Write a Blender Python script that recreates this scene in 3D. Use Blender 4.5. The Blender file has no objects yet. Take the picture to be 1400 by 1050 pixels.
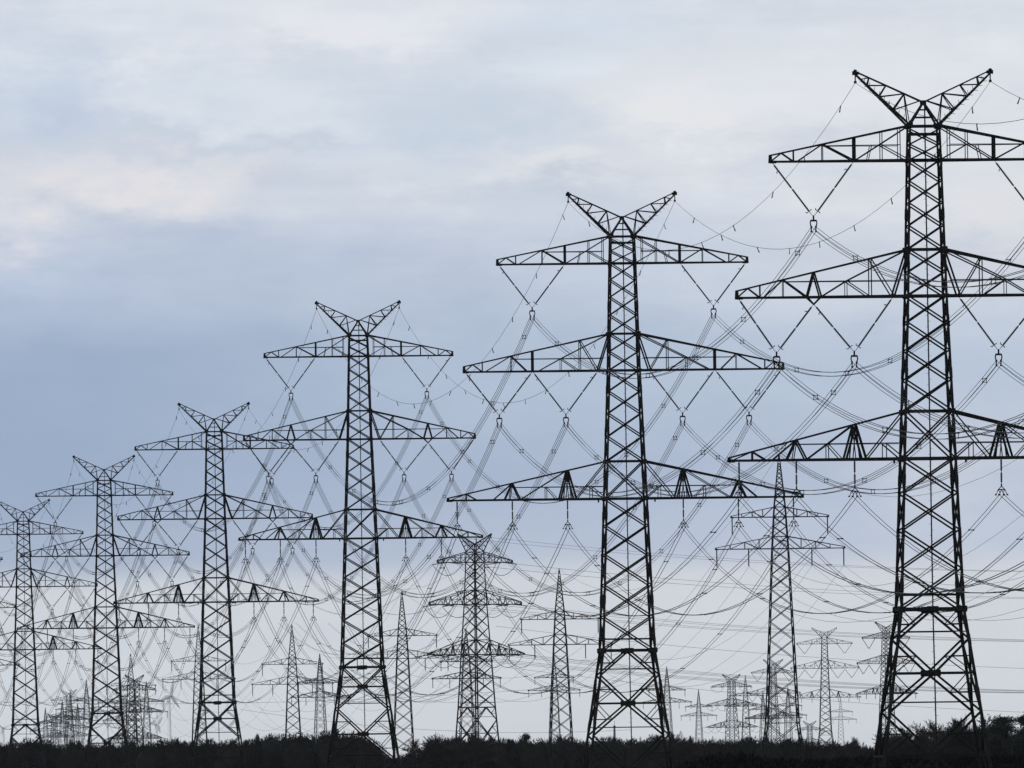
import bpy, math, random
import numpy as np
from mathutils import Vector, Matrix, Euler

S = bpy.context.scene
C = S.collection
R = math.radians
random.seed(7)

# ------------------------------------------------------------------ camera
FPX = 20700.0                    # focal length in photo pixels (1400 wide) : a 530 mm telephoto
HC = 6.0
cam_d = bpy.data.cameras.new('camera')
cam = bpy.data.objects.new('camera', cam_d)
C.objects.link(cam)
S.camera = cam
cam_d.sensor_width = 36.0
cam_d.lens = 36.0 * FPX / 1400.0
cam_d.clip_start = 1.0
cam_d.clip_end = 60000.0
PITCH = math.atan(510.0 / FPX)
ROLL = R(-0.73)
CAMROT = Euler((math.pi / 2 + PITCH, 0, 0)).to_matrix() @ Matrix.Rotation(ROLL, 3, 'Z')
cam.matrix_world = Matrix.Translation((0, 0, HC)) @ CAMROT.to_4x4()

# ------------------------------------------------------------------ world
SKY_STRENGTH = 0.1
world = bpy.data.worlds.new('World')
S.world = world
world.use_nodes = True
nt = world.node_tree
nt.nodes.clear()


def N(tree, typ, **kw):
    n = tree.nodes.new(typ)
    for k, v in kw.items():
        if k == 'ins':
            for i, val in v.items():
                if hasattr(val, 'bl_rna') and isinstance(val, bpy.types.NodeSocket):
                    tree.links.new(val, n.inputs[i])
                else:
                    n.inputs[i].default_value = val
        else:
            setattr(n, k, v)
    return n


def M_(tree, op, a, b=0.0, c=0.0, clamp=False):
    n = tree.nodes.new('ShaderNodeMath')
    n.operation = op
    n.use_clamp = clamp
    for i, v in enumerate((a, b, c)):
        if isinstance(v, bpy.types.NodeSocket):
            tree.links.new(v, n.inputs[i])
        else:
            n.inputs[i].default_value = v
    return n.outputs[0]


def lin(c):
    c = c / 255.0
    return c / 12.92 if c <= 0.04045 else ((c + 0.055) / 1.055) ** 2.4


def ramp(tree, fac, stops, lo, hi):
    f = M_(tree, 'DIVIDE', M_(tree, 'SUBTRACT', fac, lo), hi - lo, clamp=True)
    n = tree.nodes.new('ShaderNodeValToRGB')
    n.color_ramp.interpolation = 'EASE'
    cr = n.color_ramp
    while len(cr.elements) < len(stops):
        cr.elements.new(0.5)
    for e, (p, col) in zip(cr.elements, stops):
        e.position = (p - lo) / (hi - lo)
        e.color = (lin(col[0]), lin(col[1]), lin(col[2]), 1)
    tree.links.new(f, n.inputs[0])
    return n.outputs[0]


def mixc(tree, fac, a, b, mode='MIX'):
    n = tree.nodes.new('ShaderNodeMix')
    n.data_type = 'RGBA'
    n.blend_type = mode
    for i, v in ((0, fac), (6, a), (7, b)):
        if isinstance(v, bpy.types.NodeSocket):
            tree.links.new(v, n.inputs[i])
        else:
            n.inputs[i].default_value = v
    return n.outputs[2]


tc = nt.nodes.new('ShaderNodeTexCoord')
sep = nt.nodes.new('ShaderNodeSeparateXYZ')
nt.links.new(tc.outputs['Generated'], sep.inputs[0])
sx, sy_, sz = sep.outputs
U = M_(nt, 'MULTIPLY', M_(nt, 'ARCTAN2', sx, sy_), 1000.0)      # azimuth, milliradians
V0 = M_(nt, 'MULTIPLY', M_(nt, 'ARCSINE', sz), 1000.0)          # elevation, milliradians


def sky_noise(su, sv, off, detail=4.0, rough=0.5):
    cmb = nt.nodes.new('ShaderNodeCombineXYZ')
    nt.links.new(M_(nt, 'MULTIPLY', U, su), cmb.inputs[0])
    nt.links.new(M_(nt, 'MULTIPLY', V0, sv), cmb.inputs[1])
    cmb.inputs[2].default_value = off
    n = N(nt, 'ShaderNodeTexNoise', noise_dimensions='3D')
    nt.links.new(cmb.outputs[0], n.inputs['Vector'])
    n.inputs['Scale'].default_value = 1.0
    n.inputs['Detail'].default_value = detail
    n.inputs['Roughness'].default_value = rough
    return n.outputs[0]


n1 = sky_noise(0.035, 0.07, 3.1)
n2 = sky_noise(0.09, 0.17, 8.7, 5.0, 0.55)
warp = M_(nt, 'ADD', M_(nt, 'MULTIPLY', M_(nt, 'SUBTRACT', n1, 0.5), 9.0),
          M_(nt, 'MULTIPLY', M_(nt, 'SUBTRACT', n2, 0.5), 5.0))
warp = M_(nt, 'MULTIPLY', warp, M_(nt, 'ADD', 0.22, M_(nt, 'MULTIPLY', 0.78, M_(nt, 'DIVIDE', M_(nt, 'SUBTRACT', V0, 14.0), 14.0, clamp=True))))
V = M_(nt, 'ADD', V0, warp)
left = ramp(nt, V, [(0, (206, 211, 218)), (4, (210, 216, 223)), (11.2, (208, 214, 222)), (13.4, (168, 182, 205)),
                    (19, (154, 172, 200)), (26, (156, 175, 202)), (32, (181, 194, 217)), (37, (201, 210, 224)),
                    (44, (206, 216, 230)), (50, (217, 224, 234)), (60, (203, 211, 223))], 0, 60)
right = ramp(nt, V, [(0, (206, 211, 217)), (6, (212, 217, 223)), (11.8, (209, 214, 222)), (14.2, (187, 198, 217)),
                     (18, (178, 191, 213)), (25, (184, 198, 218)), (32, (201, 210, 224)), (38, (214, 220, 230)),
                     (45, (218, 224, 233)), (50, (212, 219, 229)), (60, (203, 211, 223))], 0, 60)
lr = M_(nt, 'ADD', M_(nt, 'DIVIDE', M_(nt, 'ADD', U, 30.0), 50.0),
        M_(nt, 'MULTIPLY', M_(nt, 'SUBTRACT', n1, 0.5), 0.8), clamp=True)
cloud = mixc(nt, lr, left, right)


n3 = sky_noise(0.30, 0.55, 21.0, 5.0, 0.6)
n4 = sky_noise(0.11, 0.26, 40.0, 6.0, 0.62)
n5 = sky_noise(0.05, 0.35, 55.0, 6.0, 0.6)
Uw = M_(nt, 'ADD', U, M_(nt, 'ADD', M_(nt, 'MULTIPLY', M_(nt, 'SUBTRACT', n2, 0.5), 26.0), M_(nt, 'MULTIPLY', M_(nt, 'SUBTRACT', n3, 0.5), 9.0)))
Vw = M_(nt, 'ADD', V0, M_(nt, 'ADD', M_(nt, 'MULTIPLY', M_(nt, 'SUBTRACT', n4, 0.5), 9.0), M_(nt, 'MULTIPLY', M_(nt, 'SUBTRACT', n3, 0.5), 3.0)))


def puff(u, v, ru, rv, amt, col):
    """a paler or darker cloud with its own ragged outline, centred at one direction"""
    global cloud
    du = M_(nt, 'DIVIDE', M_(nt, 'SUBTRACT', Uw, u), ru)
    dv = M_(nt, 'DIVIDE', M_(nt, 'SUBTRACT', Vw, v), rv)
    d2 = M_(nt, 'ADD', M_(nt, 'MULTIPLY', du, du), M_(nt, 'MULTIPLY', dv, dv))
    f = M_(nt, 'POWER', 2.718, M_(nt, 'MULTIPLY', d2, -1.0))
    f = M_(nt, 'MULTIPLY', f, M_(nt, 'MULTIPLY_ADD', n4, 1.6, 0.2))
    f = M_(nt, 'MULTIPLY', f, amt, clamp=True)
    cloud = mixc(nt, f, cloud, (lin(col[0]), lin(col[1]), lin(col[2]), 1))


# thin mottling of the whole overcast, stronger higher up
mott = M_(nt, 'ADD', M_(nt, 'MULTIPLY', M_(nt, 'SUBTRACT', n4, 0.5), 0.30), M_(nt, 'MULTIPLY', M_(nt, 'SUBTRACT', n5, 0.5), 0.24))
mott = M_(nt, 'MULTIPLY', mott, M_(nt, 'ADD', 0.35, M_(nt, 'MULTIPLY', 0.9, M_(nt, 'DIVIDE', M_(nt, 'SUBTRACT', V0, 22.0), 16.0, clamp=True))))
mcol = nt.nodes.new('ShaderNodeCombineXYZ')
for i_, g in enumerate((1.15, 1.0, 0.7)):
    nt.links.new(M_(nt, 'MULTIPLY_ADD', mott, g, 1.0), mcol.inputs[i_])
cloud = mixc(nt, 1.0, cloud, mcol.outputs[0], 'MULTIPLY')
puff(-29, 43, 6, 2.6, 0.8, (188, 201, 222))
puff(-2, 42.5, 11, 2.6, 0.8, (197, 209, 225))
puff(-20, 40.9, 8, .8, 0.7, (190, 202, 220))
puff(4, 48.5, 7, 2.0, 0.5, (206, 219, 235))
puff(-25, 38.3, 6.0, 2.2, 1.0, (226, 225, 230))
puff(-33, 36.8, 4, 2.2, 0.75, (224, 224, 231))
puff(-21, 43.2, 5.5, 1.6, 0.75, (222, 228, 237))
puff(-22, 46.6, 3, 1.0, 0.7, (228, 232, 239))
puff(-12, 48.8, 8, 2.0, 0.85, (231, 232, 239))
puff(1, 38.8, 7, 1.3, 1.0, (226, 229, 234))
puff(14, 42.5, 9, 2.8, 1.0, (231, 232, 236))
puff(27, 44, 9, 3.0, 0.7, (227, 229, 235))
puff(32, 35.5, 7, 3.6, 0.8, (226, 226, 230))
puff(30, 18.5, 7, 4.5, 0.6, (207, 213, 223))

SUN_EL, SUN_AZ = R(32), R(-145)     # the sun stands behind thin cloud, at the photographer's back on the left
sky = nt.nodes.new('ShaderNodeTexSky')
sky.sky_type = 'NISHITA'
sky.sun_disc = False
sky.sun_elevation = SUN_EL
sky.sun_rotation = SUN_AZ
cl = mixc(nt, 1.0, cloud, (1 / SKY_STRENGTH,) * 3 + (1,), 'MULTIPLY')
ALLSKY = mixc(nt, 0.97, sky.outputs[0], cl)
bg = nt.nodes.new('ShaderNodeBackground')
bg.inputs['Strength'].default_value = SKY_STRENGTH
nt.links.new(ALLSKY, bg.inputs['Color'])
wo = nt.nodes.new('ShaderNodeOutputWorld')
nt.links.new(bg.outputs[0], wo.inputs['Surface'])

# ------------------------------------------------------------------ sun behind the overcast
sd = bpy.data.lights.new('sun', 'SUN')
sd.energy = 1.5
sd.angle = R(10)
sd.color = (1.0, 0.96, 0.9)
sun = bpy.data.objects.new('sun', sd)
C.objects.link(sun)
sdir = Vector((math.sin(SUN_AZ) * math.cos(SUN_EL), math.cos(SUN_AZ) * math.cos(SUN_EL), math.sin(SUN_EL)))
sun.rotation_euler = sdir.to_track_quat('Z', 'Y').to_euler()
sun.location = (200, 900, 400)

S.view_settings.view_transform = 'Standard'
S.view_settings.look = 'None'
S.view_settings.gamma = 1.0
S.view_settings.exposure = 0.0
S.view_settings.use_curve_mapping = False
S.cycles.max_bounces = 3
S.cycles.diffuse_bounces = 2
S.cycles.glossy_bounces = 1
S.cycles.volume_bounces = 0
S.cycles.transparent_max_bounces = 4


# ------------------------------------------------------------------ pixel of the survey photo -> point at depth Z
def P(x, y, Z):
    d = CAMROT @ Vector(((x - 700.0) / FPX, (525.0 - y) / FPX, -1.0))
    return Vector((0, 0, HC)) + d * (Z / d.y)


# ------------------------------------------------------------------ materials
def material(name, col, rough=0.7, var=0.4, scale=2.0, spec=0.2, metal=0.0, col2=None):
    m = bpy.data.materials.new(name)
    m.use_nodes = True
    t = m.node_tree
    b = t.nodes['Principled BSDF']
    tcn = t.nodes.new('ShaderNodeTexCoord')
    no = t.nodes.new('ShaderNodeTexNoise')
    no.inputs['Scale'].default_value = scale
    no.inputs['Detail'].default_value = 5
    t.links.new(tcn.outputs['Object'], no.inputs['Vector'])
    c2 = col2 or tuple(c * (1 - var) for c in col)
    c1 = tuple(c * (1 + var) for c in col) if col2 is None else col
    f = M_(t, 'MULTIPLY_ADD', no.outputs[0], 2.2, -0.6, clamp=True)
    t.links.new(mixc(t, f, c2 + (1,), c1 + (1,)), b.inputs['Base Color'])
    b.inputs['Roughness'].default_value = rough
    b.inputs['Specular IOR Level'].default_value = spec
    b.inputs['Metallic'].default_value = metal
    return m


MAT = dict(
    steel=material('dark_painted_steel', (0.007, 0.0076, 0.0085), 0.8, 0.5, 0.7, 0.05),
    wire=material('weathered_aluminium_wire', (0.02, 0.021, 0.023), 0.7, 0.2, 0.2, 0.1),
    glass=material('insulator_composite', (0.03, 0.028, 0.028), 0.6, 0.3, 3.0, 0.12),
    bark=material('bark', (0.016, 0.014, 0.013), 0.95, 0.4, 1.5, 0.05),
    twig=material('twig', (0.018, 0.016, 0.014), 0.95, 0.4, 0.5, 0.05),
    needle=material('needles', (0.009, 0.013, 0.009), 0.9, 0.4, 0.6, 0.05),
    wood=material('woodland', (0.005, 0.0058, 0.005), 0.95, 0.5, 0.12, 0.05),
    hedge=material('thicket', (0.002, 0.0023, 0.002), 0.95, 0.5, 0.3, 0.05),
    ground=material('field', (0.045, 0.05, 0.025), 0.95, 0.4, 0.02, 0.05, col2=(0.06, 0.045, 0.03)),
    concrete=material('concrete', (0.3, 0.29, 0.27), 0.9, 0.2, 2.0, 0.2),
    white=material('white_paint', (0.8, 0.8, 0.8), 0.5, 0.05, 0.3, 0.3),
    brick=material('chimney_brick', (0.085, 0.062, 0.056), 0.9, 0.3, 1.0, 0.1),
)


# ------------------------------------------------------------------ mesh helpers
class MB:
    def __init__(self):
        self.v = []
        self.f = []

    def bar(self, p0, p1, w0, w1=None, sides=4, caps=True):
        w1 = w0 if w1 is None else w1
        p0 = Vector(p0)
        p1 = Vector(p1)
        d = p1 - p0
        if d.length < 1e-6:
            return
        d.normalize()
        ref = Vector((0, 1, 0)) if abs(d.y) < 0.9 else Vector((1, 0, 0))
        a = d.cross(ref).normalized()
        b = d.cross(a)
        n0 = len(self.v)
        k = 0.5 * (math.sqrt(2) if sides == 4 else 1.1)
        for p, w in ((p0, w0), (p1, w1)):
            for i in range(sides):
                t = 2 * math.pi * (i + 0.5) / sides
                self.v.append(p + (a * math.cos(t) + b * math.sin(t)) * (w * k))
        for i in range(sides):
            j = (i + 1) % sides
            self.f.append((n0 + i, n0 + j, n0 + sides + j, n0 + sides + i))
        if caps:
            self.f.append(tuple(n0 + i for i in reversed(range(sides))))
            self.f.append(tuple(n0 + sides + i for i in range(sides)))

    def tube(self, pts, r, sides=4):
        n0 = len(self.v)
        L = len(pts)
        for i, p in enumerate(pts):
            q0 = pts[max(i - 1, 0)]
            q1 = pts[min(i + 1, L - 1)]
            d = (q1 - q0).normalized()
            ref = Vector((0, 0, 1)) if abs(d.z) < 0.9 else Vector((1, 0, 0))
            a = d.cross(ref).normalized()
            b = a.cross(d)
            for k in range(sides):
                t = 2 * math.pi * k / sides
                self.v.append(p + (a * math.cos(t) + b * math.sin(t)) * r)
        for i in range(L - 1):
            for k in range(sides):
                j = (k + 1) % sides
                o = n0 + i * sides
                self.f.append((o + k, o + j, o + sides + j, o + sides + k))

    def lathe(self, p0, p1, prof, sides=8):
        """prof: list of (t along axis 0..1, radius)"""
        p0 = Vector(p0)
        p1 = Vector(p1)
        d = (p1 - p0)
        dn = d.normalized()
        ref = Vector((0, 1, 0)) if abs(dn.y) < 0.9 else Vector((1, 0, 0))
        a = dn.cross(ref).normalized()
        b = dn.cross(a)
        n0 = len(self.v)
        for t, r in prof:
            for k in range(sides):
                q = 2 * math.pi * k / sides
                self.v.append(p0 + d * t + (a * math.cos(q) + b * math.sin(q)) * r)
        for i in range(len(prof) - 1):
            for k in range(sides):
                j = (k + 1) % sides
                o = n0 + i * sides
                self.f.append((o + k, o + j, o + sides + j, o + sides + k))

    def box(self, c, s):
        n0 = len(self.v)
        for dz in (-1, 1):
            for dx, dy in ((-1, -1), (1, -1), (1, 1), (-1, 1)):
                self.v.append(Vector((c[0] + dx * s[0] / 2, c[1] + dy * s[1] / 2, c[2] + dz * s[2] / 2)))
        for q in ((3, 2, 1, 0), (4, 5, 6, 7), (0, 1, 5, 4), (1, 2, 6, 5), (2, 3, 7, 6), (3, 0, 4, 7)):
            self.f.append(tuple(n0 + i for i in q))

    def mesh(self, name, mat):
        me = bpy.data.meshes.new(name)
        me.from_pydata([tuple(v) for v in self.v], [], self.f)
        me.materials.append(mat)
        return me

    def build(self, name, mat, parent=None):
        return put(name, self.mesh(name, mat), parent)


def put(name, me, parent=None, mat4=None):
    o = bpy.data.objects.new(name, me)
    C.objects.link(o)
    if parent:
        o.parent = parent
    if mat4 is not None:
        o.matrix_local = mat4
    return o


def tag(o, label=None, cat=None, group=None, kind=None):
    for k, v in (('label', label), ('category', cat), ('group', group), ('kind', kind)):
        if v:
            o[k] = v
    return o


def thing(name, loc, yaw, label, cat, group=None):
    o = bpy.data.objects.new(name, None)
    C.objects.link(o)
    o.empty_display_size = 0.5
    o.location = loc
    o.rotation_euler = (0, 0, yaw)
    return tag(o, label, cat, group)


# the rolled-steel angle every lattice member is cut from: unit length along Z, unit flange width
def angle_mesh():
    t = 0.16
    prof = [(-.5, -.5), (.5, -.5), (.5, -.5 + t), (-.5 + t, -.5 + t), (-.5 + t, .5), (-.5, .5)]
    v = [Vector((x, y, z)) for z in (0, 1) for x, y in prof]
    f = [(i, (i + 1) % 6, 6 + (i + 1) % 6, 6 + i) for i in range(6)]
    f += [(3, 2, 1, 0), (5, 4, 3, 0), (6, 7, 8, 9), (6, 9, 10, 11)]
    b = MB()
    b.v, b.f = v, f
    return b.mesh('steel_angle', MAT['steel'])


ANGLE = angle_mesh()


class Sink:
    """takes lattice members; either one object each, or all joined into one part"""
    def __init__(self, parent, single):
        self.parent = parent
        self.single = single
        self.mb = None if single else MB()

    def bar(self, name, p0, p1, w):
        p0 = Vector(p0)
        p1 = Vector(p1)
        d = p1 - p0
        L = d.length
        if L < 0.05:
            return
        if not self.single:
            self.mb.bar(p0, p1, w * 0.9, caps=False)
            return
        q = d.to_track_quat('Z', 'Y').to_matrix()
        m = Matrix.Translation(p0) @ q.to_4x4() @ Matrix.Diagonal((w, w, L, 1))
        put(name, ANGLE, self.parent, m)

    def close(self, name='lattice'):
        if self.mb and self.mb.f:
            o = self.mb.build(name, MAT['steel'], self.parent)
            o['kind'] = 'stuff'


def lerp(a, b, t):
    return a + (b - a) * t


def pw(z, pts):
    """piecewise linear, pts sorted by falling z"""
    if z >= pts[0][0]:
        return pts[0][1]
    for (z0, w0), (z1, w1) in zip(pts, pts[1:]):
        if z >= z1:
            return lerp(w1, w0, (z - z1) / (z0 - z1))
    return pts[-1][1]


# ------------------------------------------------------------------ insulators
def rod_profile(L, r):
    prof = [(0, 0.02), (0.06, 0.025)]
    n = max(6, int(L / 0.16))
    for i in range(n):
        t = 0.07 + 0.84 * i / n
        dt = 0.84 / n
        if i == n // 2:
            prof += [(t, 0.03), (t + dt * 0.95, 0.03)]
        else:
            prof += [(t, r * 0.7), (t + dt * 0.45, r), (t + dt * 0.55, r * 0.7)]
    prof += [(0.92, 0.03), (1, 0.02)]
    return prof


def string(parent, p0, p1, r=0.098, fine=True, horns=True, k=1.0):
    b = MB()
    p0 = Vector(p0)
    p1 = Vector(p1)
    L = (p1 - p0).length
    if fine:
        b.lathe(p0, p1, rod_profile(L, r), 6)
    else:
        b.bar(p0, p1, r * 1.7 * k, sides=4)
    d = (p1 - p0).normalized()
    perp = Vector((d.z, 0, -d.x))
    if horns:
        for t, h in ((0.17, 0.2), (0.92, 0.27)):
            c = lerp(p0, p1, t)
            b.bar(c - perp * h * (t > .5), c + perp * h, 0.075)
            b.bar(c + perp * h, c + perp * (h + .03) + d * (0.14 if t < .5 else -.12), 0.055)
    return b.build('insulator_string', MAT['glass'], parent)


def quad_yoke(parent, c):
    """the fitting under a V of strings that carries four wires; c = apex"""
    b = MB()
    x, y, z = c
    b.bar((x, y, z + 0.1), (x, y, z - 0.3), 0.14)
    b.bar((x - 0.27, y, z - 0.36), (x + 0.27, y, z - 0.36), 0.16)
    for s in (-1, 1):
        b.bar((x + s * 0.25, y, z - 0.36), (x + s * 0.29, y, z - 0.62), 0.1)
        b.bar((x + s * 0.29, y, z - 0.62), (x + s * 0.2, y, z - 0.92), 0.1)
        b.bar((x + s * 0.2, y, z - 0.8), (x + s * 0.2, y, z - 1.3), 0.1)
        for dz in (-0.9, -1.3):
            b.box((x + s * 0.2, y, z + dz), (0.13, 0.5, 0.13))
    return b.build('yoke', MAT['steel'], parent)


def twin_yoke(parent, c):
    b = MB()
    x, y, z = c
    b.bar((x, y, z + 0.1), (x, y, z - 0.15), 0.12)
    for s in (-1, 1):
        b.bar((x, y, z - 0.1), (x + s * 0.3, y, z - 0.42), 0.07)
        b.bar((x + s * 0.3, y, z - 0.4), (x + s * 0.12, y, z - 0.66), 0.06)
        b.bar((x + s * 0.3, y, z - 0.4), (x + s * 0.46, y, z - 0.82), 0.06)
        b.bar((x, y, z - 0.4), (x + s * 0.2, y, z - 0.82), 0.06)
        b.box((x + s * 0.2, y, z - 0.84), (0.15, 0.5, 0.15))
        b.box((x + s * 0.5, y, z - 0.84), (0.13, 0.3, 0.13))
    b.bar((x - 0.32, y, z - 0.4), (x + 0.32, y, z - 0.4), 0.09)
    return b.build('yoke', MAT['steel'], parent)


# ------------------------------------------------------------------ a crossarm: two bottom and two top chords meeting at each tip
def crossarm(pylon, zb, zr, xt, ht, w, members, single, cw, mid=None, fine=True, k=1.0):
    """zb bottom chord level, zr level where the top chords leave the body, xt half length.
    members: list of ((row, x), (row, x), width) with row b, t or m"""
    wb, wr = w(zb), w(zr)
    tipw = 0.2
    b = MB()

    def pt(row, x, sx, s):
        if row == 'b':
            u = (x - wb) / (xt - wb)
            return Vector((sx * x, s * lerp(wb, tipw, max(u, 0)), zb))
        if row == 't':
            u = max((x - wr) / (xt - wr), 0)
            return Vector((sx * x, s * lerp(wr, tipw, u), lerp(zr, zb + ht, u)))
        u = (x - wb) / (xt - wb)
        return Vector((sx * x, s * lerp(wb, tipw, max(u, 0)) * 0.98, zb + mid[0]))
    for s in (-1, 1):
        b.bar(pt('b', wb, -1, s), pt('b', wb, 1, s), cw)
        for sx in (-1, 1):
            b.bar(pt('b', wb, sx, s), pt('b', xt, sx, s), cw, cw * 0.85)
            b.bar(pt('t', wr, sx, s), pt('t', xt, sx, s), cw * 0.8, cw * 0.65)
    for sx in (-1, 1):
        b.bar((sx * xt, 0, zb - cw * 0.6), (sx * xt, 0, zb + ht + 0.05), 0.34 * k, 0.26 * k)
        b.box((sx * (xt - 0.25), 0, zb - 0.02), (0.5, 0.5, cw * 1.2))
    arm = b.build('crossarm', MAT['steel'], pylon)
    sk = Sink(arm, single)
    for sx in (-1, 1):
        for s in (-1, 1):
            for (r0, x0), (r1, x1), wd in members:
                x0 = wr if (r0 == 't' and x0 == 'root') else (wb if x0 == 'root' else x0)
                x1 = wr if (r1 == 't' and x1 == 'root') else (wb if x1 == 'root' else x1)
                sk.bar('brace', pt(r0, x0, sx, s), pt(r1, x1, sx, s), wd * k)
            if mid:
                sk.bar('tie_bar', pt('m', mid[1], sx, s), pt('m', mid[2], sx, s), 0.07 * k)
        n = 7                                                 # bracing in plan between the two bottom chords
        xs = [lerp(wb, xt, i / n) for i in range(n)]
        for i in range(n - 1):
            s = 1 if i % 2 else -1
            sk.bar('brace', pt('b', xs[i], sx, s), pt('b', xs[i + 1], sx, -s), 0.09 * k)
    sk.close('bracing')
    return arm, pt


# ------------------------------------------------------------------ the big three-arm pylon
LEVELS = dict(arm1b=3.0, arm2t=10.7, arm2b=14.72, arm3t=24.66, arm3b=28.75)


def big_pylon(loc, yaw, zt, ext, label, group, wide=False, single=True, fat=1.0, fine=True, k=1.0, centre_first=True,
              strings=True, fact=1.0, flare=0.142):
    """zt = level of the body top above ground.  Returns the attachment points of the wires in tower space"""
    t = thing('transmission_tower', loc, yaw, label, 'pylon', group)
    z1 = zt - LEVELS['arm1b'] * fact
    z2t, z2 = zt - LEVELS['arm2t'] * fact, zt - LEVELS['arm2b'] * fact
    z3t, z3 = zt - LEVELS['arm3t'] * fact, zt - LEVELS['arm3b'] * fact
    zw = z3 - ext
    ww = 2.22 + 0.036 * ext
    prof = [(zt, 1.27), (z1, 1.36), (z2, 1.66), (z3, 2.2), (zw, ww), (0.0, ww + flare * zw)]
    prof = [(z, a * fat) for z, a in prof]

    def w(z):
        return pw(z, prof)

    def corner(sx, s, z):
        return Vector((sx * w(z), s * w(z), z))
    # legs: one continuous angle each, with splice plates and gussets where arms and waist bars meet
    lv = [zt, z1, z2, z3, zw, 0.3]
    for sx in (-1, 1):
        for s in (-1, 1):
            b = MB()
            for za, zb in zip(lv, lv[1:]):
                wa, wz = [lerp(0.17, 0.27, 1 - q / zt) * k for q in (za, zb)]
                b.bar(corner(sx, s, za), corner(sx, s, zb), wa, wz)
            z = zt - 3
            while z > 3 and fine:
                b.bar(corner(sx, s, z + 0.45), corner(sx, s, z - 0.45), lerp(0.21, 0.33, 1 - z / zt))
                z -= 4.6
            if fine:
                for z, g in ((zt, 0.5), (z1, 0.34), (z2t, 0.5), (z2, 0.38), (z3t, 0.42), (z3, 0.42), (zw, 0.58)):
                    c = corner(sx, s, z)
                    b.box((c.x, c.y + s * 0.11, c.z), (g, 0.06, g * 0.85))
                    b.box((c.x, c.y - s * 0.11, c.z - .02), (g * 0.8, 0.06, g))
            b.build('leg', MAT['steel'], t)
            f = MB()
            c = corner(sx, s, 0)
            f.lathe((c.x, c.y, -0.4), (c.x, c.y, 0.5), [(0, 0.01), (0, 0.7), (0.9, 0.7), (1, 0.62), (1, 0.01)], 10)
            f.build('footing', MAT['concrete'], t)
    sk = Sink(t, single)
    faces = [((-1, -1), (1, -1)), ((1, -1), (1, 1)), ((1, 1), (-1, 1)), ((-1, 1), (-1, -1))]
    # crossed bracing panel by panel down to the waist
    keys = [zt - 0.35, z1, z2t, z2, z3t, z3, zw]
    for za, zb in zip(keys, keys[1:]):
        n = max(1, round((za - zb) / (1.3 * w((za + zb) / 2) / (fat ** 0.3))))
        # panel heights grow with the width
        hs = [w(lerp(za, zb, (i + 0.5) / n)) for i in range(n)]
        tot = sum(hs)
        z = za
        for h in hs:
            zn = z - h / tot * (za - zb)
            for A, B in faces:
                bw = lerp(0.125, 0.17, (zt - z) / zt) * k
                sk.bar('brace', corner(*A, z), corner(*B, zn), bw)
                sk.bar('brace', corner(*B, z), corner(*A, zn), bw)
            z = zn
    for z, hw in ((zt - 0.06, 0.17), (zt - 0.75, 0.16), (z1, 0.2), (z2t, 0.17), (z2, 0.17), (z3t, 0.2), (z3, 0.2),
                  (zw + 1.25, 0.14), (zw, 0.3)):
        for A, B in faces:
            sk.bar('horizontal_strut', corner(*A, z), corner(*B, z), hw * k)
    # spread legs below the waist: diamonds between centre nodes and the legs
    z = zw
    at_centre = centre_first
    while z > 1.2:
        zn = max(z - 0.96 * w(z), 0.5)
        if zn < 1.6:
            zn = 0.5
        for A, B in faces:
            a0, b0, a1, b1 = corner(*A, z), corner(*B, z), corner(*A, zn), corner(*B, zn)
            m0, m1 = (a0 + b0) / 2, (a1 + b1) / 2
            if at_centre:
                ends = ((m0, a1), (m0, b1))
            else:
                ends = ((a0, m1), (b0, m1))
            for p, q in ends:
                sk.bar('brace', p, q, 0.19 * k)
            zm = (z + zn) / 2
            la, lb = corner(*A, zm), corner(*B, zm)
            q1, q2 = (ends[0][0] + ends[0][1]) / 2, (ends[1][0] + ends[1][1]) / 2
            sk.bar('redundant_strut', la, q1, 0.1 * k)
            sk.bar('redundant_strut', lb, q2, 0.1 * k)
            if at_centre:
                zq = lerp(z, zn, 0.75)
                d1, d2 = lerp(ends[0][0], ends[0][1], 0.75), lerp(ends[1][0], ends[1][1], 0.75)
                sk.bar('redundant_strut', d1, d2, 0.1 * k)
                sk.bar('redundant_strut', q1, corner(*A, z), 0.09 * k)
                sk.bar('redundant_strut', q2, corner(*B, z), 0.09 * k)
            else:
                sk.bar('horizontal_strut', a1, b1, 0.2 * k)
                sk.bar('redundant_strut', q1, a1, 0.09 * k)
                sk.bar('redundant_strut', q2, b1, 0.09 * k)
                if fine:
                    c = m1
                    sk2 = MB()
                    sk2.box((c.x, c.y, c.z), (1.1 if A[1] == B[1] else 0.08, 0.08 if A[1] == B[1] else 1.1, 0.55))
                    sk2.build('gusset_plate', MAT['steel'], t)
        z = zn
        at_centre = not at_centre
    if fine:
        for A, B in faces:
            c = (corner(*A, zw) + corner(*B, zw)) / 2
            g = MB()
            g.box((c.x, c.y, c.z - .05), (1.0 if A[1] == B[1] else 0.08, 0.08 if A[1] == B[1] else 1.0, 0.6))
            g.build('gusset_plate', MAT['steel'], t)
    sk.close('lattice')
    # climbing ladder up the middle of the near face
    if fine:
        b = MB()
        pts = [(0.02, -w(z) + 0.12, z) for z in (zt + 1.6, z1, z2, z3, zw, 2.0)]
        for p, q in zip(pts, pts[1:]):
            b.bar(p, q, 0.11)
        z = 2.6
        i = 0
        while z < zt:
            sgn = 1 if i % 2 else -1
            b.bar((0.02, -w(z) + 0.12, z), (0.02 + sgn * 0.2, -w(z) + 0.12, z), 0.035, sides=3)
            z += 0.5
            i += 1
        b.build('ladder', MAT['steel'], t)
    # earth-wire peak: a wide V of two lattice horns, tied together by a small pyramid
    apz = zt + 2.0
    b = MB()
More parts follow.
